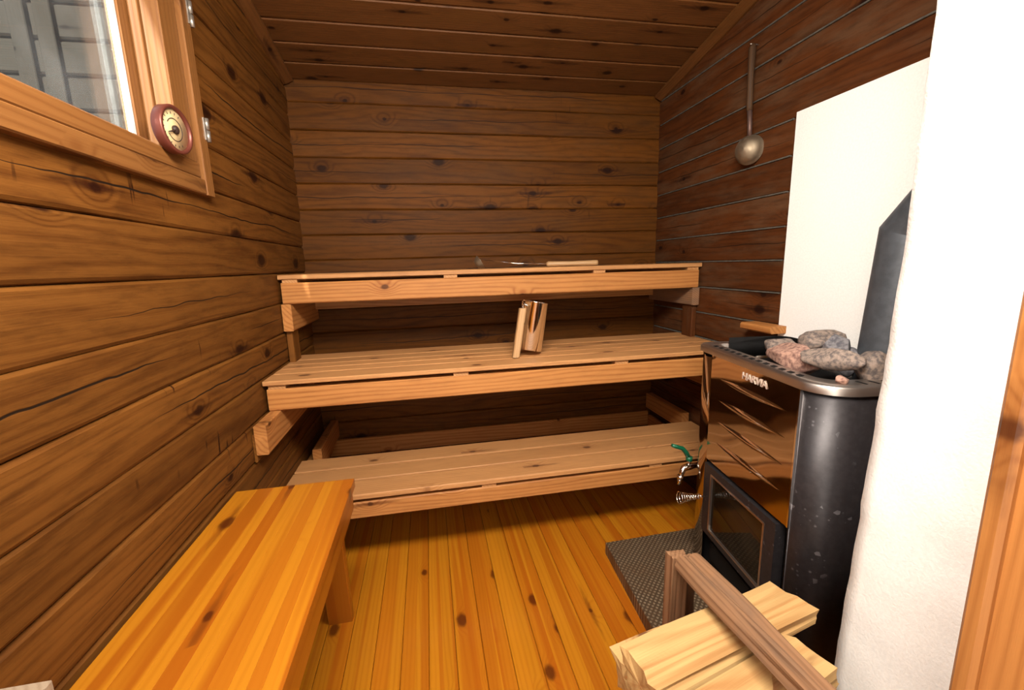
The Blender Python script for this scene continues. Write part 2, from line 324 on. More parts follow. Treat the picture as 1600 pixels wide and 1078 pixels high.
# ------------------------------------------------------------------ room shell
L, R, D, F0, F1 = -.625, 1.3704, 2.4786, .28, .40
PITCHZ = .1285
CS = .171                                     # ceiling rise towards the door
def ceilz(y): return 2.165+CS*(D-y)
def wall_logs(mb, z_first, z_stop, x0, x1, frame, seg, caulk=False, jit=.004, depth=.11, topclip=None, cz=1.):
    z = z_first
    while z < z_stop:
        a0, a1 = z, z+PITCHZ
        if a0 < 0: a0 = 0
        if topclip: a1 = min(a1, topclip)
        if a1-a0 > .02:
            pr = [(a0, -depth), (a0, -.013*cz), (a0+.003, -.005*cz), (a0+.013*cz, .0), ((a0+a1)/2, .003*cz), (a1-.010*cz, 0), (a1-.002, -.006*cz), (a1, -.013*cz), (a1, -depth)]
            mats = [0]*9
            mb.prism(pr, x0, x1, frame, seg=seg, half=PITCHZ/2, mats=mats, jit=jit)
        z += PITCHZ
    return mb
zs = 1.237-PITCHZ*10                          # side-wall joints
zb = 1.300-PITCHZ*10-.004
# left wall with window opening y<1.44, z>1.50
WY, WZ = 1.455, 1.50
mb = MB()
fl = lambda x, a, b: Vector((L+b, x, a))
wall_logs(mb, zs, 1.49, F0, D+.05, fl, 14, cz=.75)
wall_logs(mb, zs+PITCHZ*12, 2.60, WY, D+.05, fl, 7, cz=.75)
mb.box((L-.10, F0, zs+PITCHZ*12-.001), (L-.02, WY+.05, WZ), 'y')
mb.box((L-.11, F0, 2.28), (L-.0, WY+.02, 2.62), 'y', 0)
mb.build('wall_left', LW, kind='structure')
mb = MB(); fr = lambda x, a, b: Vector((R-b, x, a))
wall_logs(mb, zs, 2.62, F0, D+.05, fr, 14, jit=.003, cz=.5)
mb.build('wall_right', RW, kind='structure')
mb = MB()                                     # grey tape in the joints of the upper right wall
z = zs
while z < 2.45:
    if z > .8: mb.box((R-.005, 1.50, z-.003), (R+.012, D-.02, z+.0025), 'y', .001) if z < 1.77 else mb.box((R-.005, .42, z-.003), (R+.012, D-.02, z+.0025), 'y', .001)
    z += PITCHZ
mb.build('trim_1', CAULK, kind='structure')
mb = MB(); fb = lambda x, a, b: Vector((x, D-b, a))
wall_logs(mb, zb, 2.30, L-.08, R+.08, fb, 12, jit=.003, cz=.55)
mb.build('wall_back', BW, kind='structure')
# front (door) wall, mostly behind and beside the camera
mb = MB(); ff = lambda x, a, b: Vector((x, F1+b, a))
wall_logs(mb, zs, 2.66, L-.1, -.47, ff, 2); wall_logs(mb, zs, 2.66, .76, R+.1, ff, 2); wall_logs(mb, zs+PITCHZ*17, 2.66, -.47, .76, ff, 2)
mb.build('wall_front', RW, kind='structure')
mb = MB()
mb.box((.722, .385, 0), (.82, .412, 2.1), 'z', .006); mb.box((.735, .20, 0), (.775, .39, 2.1), 'z', .004)
mb.box((-.53, .385, 0), (-.432, .412, 2.1), 'z', .006); mb.box((-.485, .20, 0), (-.445, .39, 2.1), 'z', .004)
mb.box((-.53, .385, 2.1), (.82, .412, 2.19), 'x', .006)
mb.build('door_1', DJ, kind='structure')
# unseen enclosure, added so light enters only by door and window
mb = MB(); mb.box((L-.13, -2.4, 0), (L-.06, F0, 2.5), 'y', 0); mb.box((R+.3, -2.4, 0), (R+.36, F0, 2.5), 'y', 0); mb.box((L-.13, -2.46, 0), (R+.36, -2.4, 2.5), 'x', 0)
mb.build('wall_added_enclosure', CW, kind='structure')
mb = MB(); mb.box((L-.13, -2.46, 2.5), (R+.36, F0, 2.56), 'y', 0); mb.build('ceiling_added_enclosure', CW, kind='structure')
mb = MB(); mb.box((L-.13, -2.46, -.03), (R+.36, -.05, -.003), 'y', 0); mb.build('floor_added_enclosure', FL, kind='structure')
# floor
mb = MB(); x = L-.06; i = 0
rs = random.Random(3)
while x < R+.1:
    wdt = .088
    for (q0, q1) in ((0, .5), (.5, 1)):
        a0, a1 = x+wdt*q0, x+wdt*q1
        g0 = a0+(.0006 if q0 == 0 else 0); g1 = a1-(.0006 if q1 == 1 else 0)
        zq = -.0015 if q0 == 0 else 0
        pr = [(g0, -.025), (g1, -.025), (g1, -.002 if q1 == 1 else 0), (g1-.002 if q1 == 1 else g1, 0), (g0+.002 if q0 == 0 else g0, 0), (g0, -.002 if q0 == 0 else 0)]
        mb.prism(pr, -.05, D+.05, lambda x_, a, b: Vector((a, x_, b)), half=.04, tone=rs.random())
    x += wdt
mb.build('floor', FL, kind='structure')
mb = MB(); mb.box((L-.1, -.05, -.05), (R+.1, D+.08, -.0255), 'y', 0); mb.build('floor_subfloor', GAP, kind='structure')
# ceiling boards along x, stepping towards the door
mb = MB(); k = 0; sl = math.atan(CS); bw = .1375
dirv = Vector((0, -cos(sl), sin(sl))); nv = Vector((0, -sin(sl), -cos(sl)))
base = Vector((0, D+.005, ceilz(D+.005)))
while k*bw < 2.4:
    a0 = k*bw-.0; a1 = a0+bw
    pr = [(a0, -.02), (a0, -.007), (a0+.013, -.006), (a0+.015, 0), (a1-.003, 0), (a1, -.004), (a1, -.02)]
    mb.prism(pr, L-.05, R+.05, lambda x_, a, b: base+Vector((x_, 0, 0))+dirv*a+nv*b, half=bw/2)
    k += 1
mb.prism([(0, -.03), (2.45, -.03), (2.45, -.021), (0, -.021)], L-.1, R+.1, lambda x_, a, b: base+Vector((x_, 0, 0))+dirv*a+nv*b)
mb.build('ceiling', CW, kind='structure')
for nm, xx, s in (('trim_2', L, 1), ('trim_3', R, -1)):
    mb = MB()
    pr = [(0, 0), (.045, 0), (.045, .012), (.012, .03), (0, .03)]
    pr = [(s*a, b) for a, b in pr]
    mb.prism(pr, 0, 2.3, lambda x_, a, b: Vector((xx+a, D-.02, ceilz(D-.02)-.004))+dirv*x_+nv*b, half=.03)
    mb.build(nm, CW, kind='structure')
# skirting strips low on the back and side walls
mb = MB(); mb.box((L+.03, D-.028, .205), (R-.03, D-.006, .30), 'x', .004); mb.build('baseboard_back', BM, kind='structure')
mb = MB(); mb.box((R-.03, 1.70, .19), (R-.006, D-.03, .275), 'y', .004); mb.build('baseboard_right', BM, kind='structure')
# plaster fire wall and chimney stack
mb = MB(); 
mb.box((R-.014, .42, .02), (R+.02, 1.478, 1.765), 'z', .004); mb.build('wall_plaster_right', WHITE, kind='structure')
CX, CY = .905, .702
def rough_box(mb, lo, hi, step, amp, r=.012):
    bm = bmesh.new(); lo = Vector(lo); hi = Vector(hi); bmesh.ops.create_cube(bm, size=1)
    for v in bm.verts: v.co = Vector([lo[i]+(v.co[i]+.5)*(hi[i]-lo[i]) for i in range(3)])
    for ax in range(3):
        n = int((hi[ax]-lo[ax])/step)
        for k in range(1, n+1):
            p = Vector((0, 0, 0)); p[ax] = lo[ax]+(hi[ax]-lo[ax])*k/(n+1); nn = Vector((0, 0, 0)); nn[ax] = 1
            bmesh.ops.bisect_plane(bm, geom=bm.verts[:]+bm.edges[:]+bm.faces[:], plane_co=p, plane_no=nn)
    bm.verts.index_update()
    for v in bm.verts:
        # round vertical edges
        q = v.co.copy()
        dx = min(q.x-lo.x, hi.x-q.x); dy = min(q.y-lo.y, hi.y-q.y)
        if dx < 1e-5 and dy < 1e-5:
            q.x += r*.3*(1 if q.x < (lo.x+hi.x)/2 else -1); q.y += r*.3*(1 if q.y < (lo.y+hi.y)/2 else -1)
        if q.x < (lo.x+hi.x)/2 and q.z < 1.25: q.x -= .05*(1-q.z/1.25)*(1 if abs(q.x-lo.x) < .02 else 0)
        d = noise.noise_vector(q*14)*amp+noise.noise_vector(q*45)*amp*.5; d.z *= .3
        v.co = q+d
    mb.add([v.co.copy() for v in bm.verts], [[v.index for v in f.verts] for f in bm.faces], smooth=True); bm.free(); return mb
mb = rough_box(MB(), (CX, F1+.015, 0), (R+.0, CY, 2.56), .035, .0035); mb.build('wall_chimney', WHITE, kind='structure')

# ------------------------------------------------------------------ window (left wall)
w = bpy.data.objects.new('window_1', None); COL.objects.link(w); w.location = (L, .9, 1.5); w['kind'] = 'structure'; bpy.context.view_layer.update()
mb = MB()
mb.box((L-.005, 1.44, 1.468), (L+.024, 1.487, 2.6), 'z', .003); mb.box((L-.005, .30, 1.468), (L+.022, 1.4405, 1.510), 'y', .003); mb.build('window_casing', FR, w)
mb = MB()
mb.box((L-.03, 1.348, 1.555), (L+.012, 1.438, 2.4), 'z', .004); mb.box((L-.03, .30, 1.512), (L+.014, 1.438, 1.556), 'y', .004)
mb.box((L-.03, 1.436, 1.512), (L-.0, 1.46, 2.4), 'z', .0)
mb.build('inner_sash_frame', FR, w)
mb = MB(); mb.box((L-.052, 1.338, 1.535), (L-.028, 1.40, 2.4), 'z', .002); mb.build('jamb', FR, w)
mb = MB(); mb.box((L-.079, 1.301, 1.515), (L-.052, 1.41, 2.4), 'z', .003); mb.box((L-.095, .30, 1.50), (L-.05, 1.301, 1.545), 'y', .003); mb.build('outer_sash_frame', FR, w)
mb = MB(); mb.box((L-.066, 1.287, 1.545), (L-.056, 1.301, 2.4), 'z', .001); mb.build('glazing_bead', WPAINT, w, label='bright white glazing bead')
mb = MB(); mb.box((L-.078, .30, 1.54), (L-.074, 1.30, 2.4), 'z', 0); mb.build('pane', GLASS, w)
for zc in (1.655, 1.955):
    mb = MB()
    mb.lathe([(.006, -.032), (.006, -.002)], Matrix.Translation((L+.026, 1.492, zc)), 12); mb.lathe([(.006, .002), (.006, .032)], Matrix.Translation((L+.026, 1.492, zc)), 12)
    mb.box((L+.022, 1.475, zc-.030), (L+.0265, 1.50, zc+.030), 'z', .0005)
    mb.build('hinge', GALV, w, label='grey metal hinge')
# timber end wall of the porch outside the window
mb = MB(); z = .9
while z < 5.2:
    mb.box((-6.5, 3.03, z), (L-.2, 3.06, z+.178), 'x', 0); mb.box((-6.5, 3.0, z+.006), (L-.2, 3.04, z+.172), 'x', .010); z += .178
for xx in (-1.9, -2.02, -3.6): mb.box((xx-.04, 2.97, .9), (xx+.04, 3.0, 5.2), 'z', .004)
mb.build('wall_porch', OW, kind='structure')

# ------------------------------------------------------------------ thermometer
TC = Vector((L+.035, 1.285, 1.598))
T = Matrix.Translation(TC) @ Matrix.Rotation(radians(90), 4, 'Y') @ Matrix.Rotation(0, 4, 'Z')
T = Matrix.Translation(TC) @ Matrix.Rotation(radians(-8), 4, 'Z') @ Matrix.Rotation(radians(90), 4, 'Y')
th = empty('sauna_thermometer', TC, 0, 'round copper-rimmed thermometer dial on the sunlit window frame', 'thermometer')
mb = MB(); mb.lathe([(.052, -.018), (.056, -.014), (.0565, .006), (.054, .009), (.049, .009), (.047, .003), (.047, -.016)], T, 48); mb.build('rim', PINKR, th)
mb = MB(); mb.lathe([(.047, -.014), (.047, .001)], T, 48); mb.build('dial', DIAL, th)
mb = MB()
for k in range(13):
    a = radians(-210+k*20); p = [T @ Vector((r*cos(a), r*sin(a), .0015)) for r in (.036, .041)]; mb.tube(p, .0009, 6)
mb.tube([T @ Vector((.026*cos(t), .026*sin(t), .0014)) for t in [radians(-60+300*i/40) for i in range(41)]], .0011, 6)
mb.build('scale_marks', INK, th)
mb = MB(); mb.lathe([(.010, .001), (.010, .006), (.006, .009)], T, 20); mb.tube([T @ Vector((0, 0, .006)), T @ Vector((.012, -.030, .006))], [.003, .0012], 8); mb.build('needle', INK, th, label='dark pointer and hub')

# ------------------------------------------------------------------ benches
def bench(name, label, z, yf, planks, th_, beam, beam_y, spacers, x0=L+.006, x1=R-.006, over=0):
    b = empty(name, ((x0+x1)/2, yf, z-.1), 0, label, 'bench')
    for i, (a0, a1) in enumerate(planks):
        MB().box((x0, a0, z-th_), (x1, a1, z), 'x', .003, seg=1).build('plank', BN, b)
    MB().box((x0+.008, beam_y, beam[0]), (x1-.012, beam_y+.045, beam[1]), 'x', .004).build('front_beam', BM, b)
    for sx in spacers:
        MB().box((sx-.03, beam_y+.002, beam[1]), (sx+.03, planks[-1][1]-.02, z-th_), 'y', .001).build('spacer_block', BN, b)
    return b
def P_(mb, n, m, par, **k): return mb.build(n, m, par, **k)
# upper
ub = bench('sauna_bench', 'topmost pine bench tight under the back wall, with a ladle on it', 1.231, 2.0, [(2.0, 2.10), (2.106, 2.20), (2.206, 2.30), (2.306, 2.40)], .020, (1.108, 1.197), 2.006, [L+.05, .104, .82, R-.05])
P_(MB().box((L+.006, 2.004, .99), (L+.045, D-.02, 1.107), 'y', .003), 'wall_ledger', BM, ub)
P_(MB().box((R-.045, 2.012, 1.018), (R-.006, D-.02, 1.107), 'y', .003), 'wall_ledger', BR, ub)
P_(MB().box((L+.004, 2.03, .849), (L+.03, 2.12, .992), 'z', .003), 'wall_post', LW, ub)
P_(MB().box((R-.03, 2.03, .849), (R-.004, 2.12, 1.02), 'z', .003), 'wall_post', RW, ub)
P_(MB().box((L+.006, 2.41, 1.045), (R-.006, 2.45, 1.12), 'x', .003), 'rear_beam', BM, ub)
# middle
mbn = bench('sauna_bench', 'middle pine bench with the steel pail standing on it', .849, 1.69, [(1.69, 1.80), (1.807, 1.888), (1.895, 1.968), (1.975, 2.060), (2.067, 2.195)], .018, (.732, .815), 1.70, [L+.05, .11, .80, R-.05])
P_(MB().box((L+.012, 1.545, .625), (L+.052, 2.2, .731), 'y', .003), 'wall_ledger', BM, mbn)
P_(MB().box((L+.004, 1.545, .60), (L+.0125, 2.2, .70), 'y', .002), 'wall_ledger', LW, mbn)
P_(MB().box((R-.05, 1.62, .63), (R-.006, 2.2, .731), 'y', .003), 'wall_ledger', BM, mbn)
P_(MB().box((L+.053, 2.14, .74), (R-.051, 2.18, .829), 'x', .003), 'rear_beam', BM, mbn)
# lower
lb = bench('sauna_bench', 'lowest pine bench of three wide planks just above the floor', .382, 1.645, [(1.645, 1.765), (1.780, 1.895), (1.908, 2.030)], .022, (.277, .345), 1.652, [L+.05, .20, .95])
P_(MB().box((L+.008, 1.70, .245), (L+.05, D-.035, .355), 'y', .003), 'wall_ledger', BM, lb)
P_(MB().box((L+.05, 2.045, .33), (L+.09, D-.035, .425), 'y', .003), 'side_rail', BM, lb)
P_(MB().box((R-.05, 2.045, .33), (R-.008, D-.035, .425), 'y', .003), 'side_rail', BM, lb)
P_(MB().box((R-.05, 1.70, .245), (R-.008, 2.04, .355), 'y', .003), 'wall_ledger', BM, lb)
for xx in (L+.06, R-.10): P_(MB().box((xx, 1.70, 0), (xx+.04, 1.78, .355), 'z', .003), 'leg', BM, lb)

# ------------------------------------------------------------------ low varnished side bench
sx0, sx1, sy0, sy1, sz = L+.008, -.270, .60, 1.372, .585
sb = empty('side_bench', ((sx0+sx1)/2, (sy0+sy1)/2, 0), 0, 'orange varnished long stool bench along the left wall', 'bench')
mb = MB(); ws = [.062, .05, .026, .034, .027, .03, .034, .03, .026, .034]; tot = sum(ws); x = sx0
tones = [.35, .25, .5, .75, .3, .45, .78, .35, .8, .55]
for wv, tt in zip(ws, tones):
    wd = wv/tot*(sx1-sx0); mb.box((x, sy0, sz-.028), (x+wd, sy1, sz), 'y', .0008, tone=tt); x += wd
mb.build('seat', ST, sb)
P_(MB().box((sx1-.036, sy0+.02, sz-.098), (sx1-.008, sy1-.012, sz-.028), 'y', .003), 'apron', ST, sb)
P_(MB().box((sx0+.006, sy0+.02, sz-.098), (sx0+.032, sy1-.012, sz-.028), 'y', .003), 'apron', ST, sb)
for yy in (sy1-.045, sy0+.06): P_(MB().box((sx0+.033, yy, sz-.098), (sx1-.037, yy+.025, sz-.028), 'x', .003), 'apron', ST, sb)
def slant_leg(xc, top, foot, w=.082, t=.034):
    mb = MB(); pr = [(-w/2+.003, -t/2), (w/2-.003, -t/2), (w/2, -t/2+.003), (w/2, t/2-.003), (w/2-.003, t/2), (-w/2+.003, t/2), (-w/2, t/2-.003), (-w/2, -t/2+.003)]
    t0, t1 = Vector(top), Vector(foot)
    mb.prism(pr, 0, 1, lambda s, a, b: t0.lerp(t1, s)+Vector((a, b, 0)), half=w/2); mb.g = [Vector((q.x*.5, q.y, q.z)) for q in mb.g]
    return mb
slant_leg(0, (-.350, 1.30, sz-.03), (-.380, 1.462, 0)).build('leg', ST, sb)
slant_leg(0, (sx0+.085, 1.30, sz-.03), (sx0+.085, 1.462, 0)).build('leg', ST, sb)
slant_leg(0, (-.350, .66, sz-.03), (-.372, .645, 0)).build('leg', ST, sb)
slant_leg(0, (sx0+.085, .66, sz-.03), (sx0+.085, .645, 0)).build('leg', ST, sb)
# pale board end by the near left corner of the side bench
mb = MB().box((L+.010, .583, .0), (-.522, .597, .722), 'z', .002)
thing(mb, 'pale_board', PALE, 'pale bare board end at the near left corner of the side bench', 'board')

# ------------------------------------------------------------------ stove
FO = Vector((1.01, 1.477)); av = Vector((-.125, -.992)).normalized(); bv = Vector((-av.y, av.x))
def S(a, b, z): p = FO+av*a+bv*b; return Vector((p.x, p.y, z))
SW, SD, ZT = .635, .335, .935
stv = empty('sauna_stove', S(SW/2, SD/2, .056), 0, 'tall wood-burning sauna stove with mirror steel front beside the white chimney', 'stove')
def rrect(a0, a1, b0, b1, rads, n=8):
    pts = []
    for (ca, cb, st, r) in ((a0, b0, 180, rads[0]), (a1, b0, 270, rads[1]), (a1, b1, 0, rads[2]), (a0, b1, 90, rads[3])):
        cx = ca+r*(1 if ca == a0 else -1); cy = cb+r*(1 if cb == b0 else -1)
        for i in range(n+1):
            t = radians(st+90*i/n); pts.append((cx+r*cos(t), cy+r*sin(t)))
    return pts
def shell(mb, pts, z0, z1, closed=True, thick=0, inset=None):
    n = len(pts); vs = [S(a, b, z0) for a, b in pts]+[S(a, b, z1) for a, b in pts]; fs = []
    for i in range(n if closed else n-1):
        j = (i+1) % n; fs.append((i, j, n+j, n+i))
    mb.add(vs, fs, smooth=True); return mb
def slabp(mb, pts, z0, z1, smooth=False):
    n = len(pts); vs = [S(a, b, z0) for a, b in pts]+[S(a, b, z1) for a, b in pts]
    fs = [(i, (i+1) % n, n+(i+1) % n, n+i) for i in range(n)]+[tuple(range(n))[::-1], tuple(n+i for i in range(n))]
    mb.add(vs, fs); mb.sm[-len(fs):-2] = [smooth]*(len(fs)-2); return mb
# body behind the front (black firebox)
mb = MB(); slabp(mb, rrect(.03, .585, .028, SD-.01, (.02, .02, .02, .02), 4), .10, .80); mb.build('firebox', BLACK, stv)
# curved dark side casing near the camera : from the front panel's right edge around the near corner
def thickstrip(mb, pts, z0, z1, t=.003):
    n = len(pts); cen = Vector((.32, .18)); inn = [tuple(Vector(p)+(cen-Vector(p)).normalized()*t) for p in pts]
    vs = [S(a, b, z0) for a, b in pts]+[S(a, b, z1) for a, b in pts]+[S(a, b, z0) for a, b in inn]+[S(a, b, z1) for a, b in inn]; fs = []
    for i in range(n-1):
        fs += [(i, i+1, n+i+1, n+i), (2*n+i+1, 2*n+i, 3*n+i, 3*n+i+1), (n+i, n+i+1, 3*n+i+1, 3*n+i), (i+1, i, 2*n+i, 2*n+i+1)]
    fs += [(0, n, 3*n, 2*n), (n-1, 2*n-1+0, 4*n-1, 3*n-1)]
    mb.add(vs, fs, smooth=True); return mb
full = rrect(0, SW, 0, SD, (.055, .085, .05, .05), 12)
near = [(.556, 0.0)]+[p for p in full[13:26]]+[(SW, .2), (SW, SD-.05)]
mb = thickstrip(MB(), near, .075, ZT-.022); o = mb.build('side_panel', STEELD, stv, label='dark curved side panel speckled with dried splashes')
far = [(.0, SD-.05), (0, .1)]+full[0:13]+[(.105, 0)]
mb = thickstrip(MB(), far, .056, ZT-.022); mb.build('corner_pillar', MIRR, stv)
# plinth
mb = MB(); slabp(mb, rrect(.02, SW-.03, .03, SD-.02, (.03, .06, .02, .02), 6), .056, .10); mb.build('plinth', BLACK, stv)
# mirror front panel
PZ0, PZ1, PA0, PA1 = .512, ZT-.018, .112, .553
mb = MB(); slabp(mb, [(PA0, -.004), (PA1, -.004), (PA1, .004), (PA0, .004)], PZ0, PZ1); fp = mb.build('front_panel', MIRR, stv, label='mirror-polished front panel with four slits')
mb = MB(); slabp(mb, [(PA1-.001, -.006), (PA1+.004, -.006), (PA1+.004, .004), (PA1-.001, .004)], PZ0, PZ1); mb.build('panel_edge', CHROME, fp)
for zc in (.835, .758, .678, .600):
    mb = MB(); n = 24; a0, a1 = .172, .512; vs = []; fs = []
    m_ = 6
    for i in range(n+1):
        t = i/n; s_ = sin(pi*t)**.8; a = a0+(a1-a0)*t
        for j in range(m_+1):
            q = j/m_
            dz = (.010-.016*q)*s_; out = -.0045-.009*s_*sin(pi*.5*q)
            vs.append(S(a, out, zc+dz))
        vs.append(S(a, -.0045, zc-.006*s_))
    k = m_+2
    for i in range(n):
        for j in range(k-1): fs.append((i*k+j, (i+1)*k+j, (i+1)*k+j+1, i*k+j+1))
    mb.add(vs, fs, smooth=True); mb.build('louvre', MIRR, fp, fix=False)
    mb = MB(); vs = [S(a0+(a1-a0)*i/n, -.0047, zc-.006*sin(pi*i/n)) for i in range(n+1)]+[S(a0+(a1-a0)*i/n, -.0047, zc-.012*sin(pi*i/n)) for i in range(n+1)]
    mb.add(vs, [(i, i+1, n+2+i, n+1+i) for i in range(n)]); mb.build('slit', BLACK, fp)
# lettering on the panel
cu = bpy.data.curves.new('lettering', 'FONT'); cu.body = 'HARVIA'; cu.size = .032; cu.extrude = .0012; cu.offset = .0; cu.space_character = .95
tmp = bpy.data.objects.new('tmp', cu); COL.objects.link(tmp); bpy.context.view_layer.update()
me = bpy.data.meshes.new_from_object(tmp.evaluated_get(bpy.context.evaluated_depsgraph_get())); bpy.data.objects.remove(tmp, do_unlink=True)
lt = bpy.data.objects.new('lettering', me); COL.objects.link(lt); lt.parent = fp
wmax = max(v.co.x for v in me.vertices)
me.transform(Matrix.Scale(.125/wmax, 4, (1, 0, 0)))
org = S(.300, -.0055, .872); X = Vector((av.x, av.y, 0)); Y = Vector((0, 0, 1)); Zn = X.cross(Y)
MM = Matrix((X, Y, Zn)).transposed().to_4x4(); MM.translation = org
me.transform(fp.matrix_world.inverted() @ MM); me.materials.clear(); me.materials.append(plain('pale_etched_letters', srgb(200, 176, 160), .5))
lt['label'] = 'pale etched maker name on the mirror panel'
# rim plate with slots
RI = rrect(.052, SW-.062, .048, SD-.03, (.03, .05, .03, .03), 12); RO = rrect(-.006, SW+.006, -.010, SD, (.055, .095, .05, .05), 12)
mb = MB(); n = len(RO)
zt, zl = ZT, ZT-.024
vs = [S(a, b, zl) for a, b in RO]+[S(a, b, zt-.005) for a, b in RO]+[S(a*.985+.005, b*.985+.002, zt) for a, b in RO]+[S(a, b, zt) for a, b in RI]+[S(a, b, zt-.03) for a, b in RI]
fs = []
for k in range(4):
    for i in range(n): j = (i+1) % n; fs.append((k*n+i, k*n+j, (k+1)*n+j, (k+1)*n+i))
mb.add(vs, fs, smooth=True); rim = mb.build('top_rim', RIM, stv, fix=False)
for i in range(13):
    a = .085+.0355*i; mb = MB()
    vs = [S(a-.003, .014, ZT+.0012), S(a+.015, .014, ZT+.0012), S(a+.008, .031, ZT+.0012), S(a-.010, .031, ZT+.0012)]
    mb.add([*vs, *[v-Vector((0, 0, .001)) for v in vs]], [(0, 1, 2, 3), (7, 6, 5, 4), (0, 4, 5, 1), (1, 5, 6, 2), (2, 6, 7, 3), (3, 7, 4, 0)]); mb.build('vent_slot', BLACK, rim)
for i in range(6):
    b_ = .11+.033*i; mb = MB()
    vs = [S(SW-.045, b_, ZT+.0012), S(SW-.017, b_+.004, ZT+.0012), S(SW-.017, b_+.010, ZT+.0012), S(SW-.045, b_+.006, ZT+.0012)]
    mb.add([*vs, *[v-Vector((0, 0, .001)) for v in vs]], [(0, 1, 2, 3), (7, 6, 5, 4), (0, 4, 5, 1), (1, 5, 6, 2), (2, 6, 7, 3), (3, 7, 4, 0)]); mb.build('vent_slot', BLACK, rim)
# raised dark guard along the far and back sides of the stone space
bk = [(.050, .09), (.050, .27)]+[(.065, .295), (.09, .305)]+[(.09+.47*i/8, .306) for i in range(1, 9)]
mb = MB(); thickstrip(mb, bk, ZT-.05, ZT+.024)
nb = len(bk)
for i in range(nb):
    lift = min(1, i/4)
    for q in (nb+i, 3*nb+i): mb.v[q].z = ZT+.002+.024*lift; mb.build('stone_guard', BLACK, stv)
mb = MB(); slabp(mb, RI, ZT-.12, ZT-.06); mb.build('stone_tray', BLACK, stv)
# fire door
DZ0, DZ1, DA0, DA1 = .225, .500, .118, .520
door = None
mb = MB(); fwid = .050
def bar(mb, a0, a1, z0, z1, b0, b1):
    vs = [S(a, b, z) for z in (z0, z1) for a, b in ((a0, b0), (a1, b0), (a1, b1), (a0, b1))]
    mb.add(vs, [(0, 3, 2, 1), (4, 5, 6, 7), (0, 1, 5, 4), (1, 2, 6, 5), (2, 3, 7, 6), (3, 0, 4, 7)]); return mb
bar(mb, DA0, DA0+fwid, DZ0, DZ1, -.012, .02); bar(mb, DA1-fwid, DA1, DZ0, DZ1, -.012, .02)
bar(mb, DA0+fwid, DA1-fwid, DZ0, DZ0+.026, -.012, .02); bar(mb, DA0+fwid, DA1-fwid, DZ1-.03, DZ1, -.012, .02)
door = mb.build('fire_door', STEELD, stv)
mb = MB(); bar(mb, DA0+fwid, DA1-fwid, DZ0+.026, DZ1-.03, -.006, -.001); mb.build('door_glass', DGLASS, door)
mb = MB()
for (x0_, x1_, z0_, z1_) in ((DA0+fwid-.004, DA0+fwid+.004, DZ0+.024, DZ1-.028), (DA1-fwid-.004, DA1-fwid+.004, DZ0+.024, DZ1-.028), (DA0+fwid, DA1-fwid, DZ0+.022, DZ0+.029), (DA0+fwid, DA1-fwid, DZ1-.033, DZ1-.026)): bar(mb, x0_, x1_, z0_, z1_, -.0135, -.005)
mb.build('glass_bezel', RIM, door)
mb = MB(); pts = []; turns = 9
A0, ZC = DA0+.022, .372
for i in range(turns*16+1):
    t = i/(turns*16); rr = .009+.014*max(0, (t-.2)/.8)**1.3; an = 2*pi*turns*t
    pts.append(S(A0+rr*cos(an), -.035-.085*t, ZC+rr*sin(an)))
pts = [S(A0, -.01, ZC), S(A0, -.03, ZC)]+pts
mb.tube(pts, .0019, 7); mb.build('spring_handle', CHROME, door, label='coiled chrome spring handle')
# black ash drawer box below the fire door
mb = MB(); bar(mb, .15, .50, .115, .185, .012, .03); mb.build('ash_drawer', BLACK, stv)
# water tap on the far side
TP = Vector((1.045, 1.515, .405))
tap = MB(); 
tap.tube([TP+Vector((.03, 0, 0)), TP, TP+Vector((-.025, -.004, 0)), TP+Vector((-.052, -.006, -.004)), TP+Vector((-.062, -.008, -.02)), TP+Vector((-.066, -.008, -.034))], [.012, .012, .015, .013, .012, .010], 14)
tap.tube([TP+Vector((-.066, -.008, -.032)), TP+Vector((-.068, -.008, -.048))], .014, 12)
tap.tube([TP+Vector((-.068, -.008, -.046)), TP+Vector((-.072, -.008, -.072))], [.009, .007], 12)
tap.tube([TP+Vector((-.027, -.004, .01)), TP+Vector((-.027, -.004, .030))], .008, 10)
tp = tap.build('water_tap', CHROME, stv, label='chrome water tap')
lv = MB(); q = TP+Vector((-.027, -.004, .036)); lv.tube([q+Vector((0, 0, -.010)), q+Vector((0, 0, .008))], .013, 12)
lv.tube([q, q+Vector((-.016, 0, .028)), q+Vector((-.036, -.004, .050)), q+Vector((-.062, -.006, .060)), q+Vector((-.085, -.008, .070))], [.009, .010, .0085, .008, .007], 12)
lv.build('lever', GREEN, tp, label='green lever')
# flue pipe
PB, PT = Vector((1.205, .935, ZT-.05)), Vector((1.245, .945, 1.27)); PR = .068
ax = (PT-PB).normalized(); dd = Vector((.05, -.60, .80)).normalized(); mn = (ax+dd).normalized()
mb = MB(); n = 40; e1 = Vector((0, 1, 0)); e1 = (e1-ax*e1.dot(ax)).normalized(); e2 = ax.cross(e1); vs = []; fs = []
tk = Vector((1.245, .945, 1.30))
for k in range(3):
    for i in range(n):
        off = PR*(cos(2*pi*i/n)*e1+sin(2*pi*i/n)*e2); p0 = PB+off
        if k == 0: vs.append(p0)
        else:
            t = (tk-p0).dot(mn)/ax.dot(mn); pm = p0+ax*t
            if k == 1: vs.append(pm)
            else: vs.append(pm+dd*.36)
for k in range(2):
    for i in range(n): j = (i+1) % n; fs.append((k*n+i, k*n+j, (k+1)*n+j, (k+1)*n+i))
mb.add(vs[:2*n], fs[:n], smooth=True); mb.add(vs[n:], [tuple(q-n for q in f) for f in fs[n:]], smooth=True)
mb.build('flue_pipe', plain('dark_grey_flue_paint', srgb(78, 82, 88), .5, .3, 40, .12), stv, label='dark grey tilted flue pipe with a mitred bend')

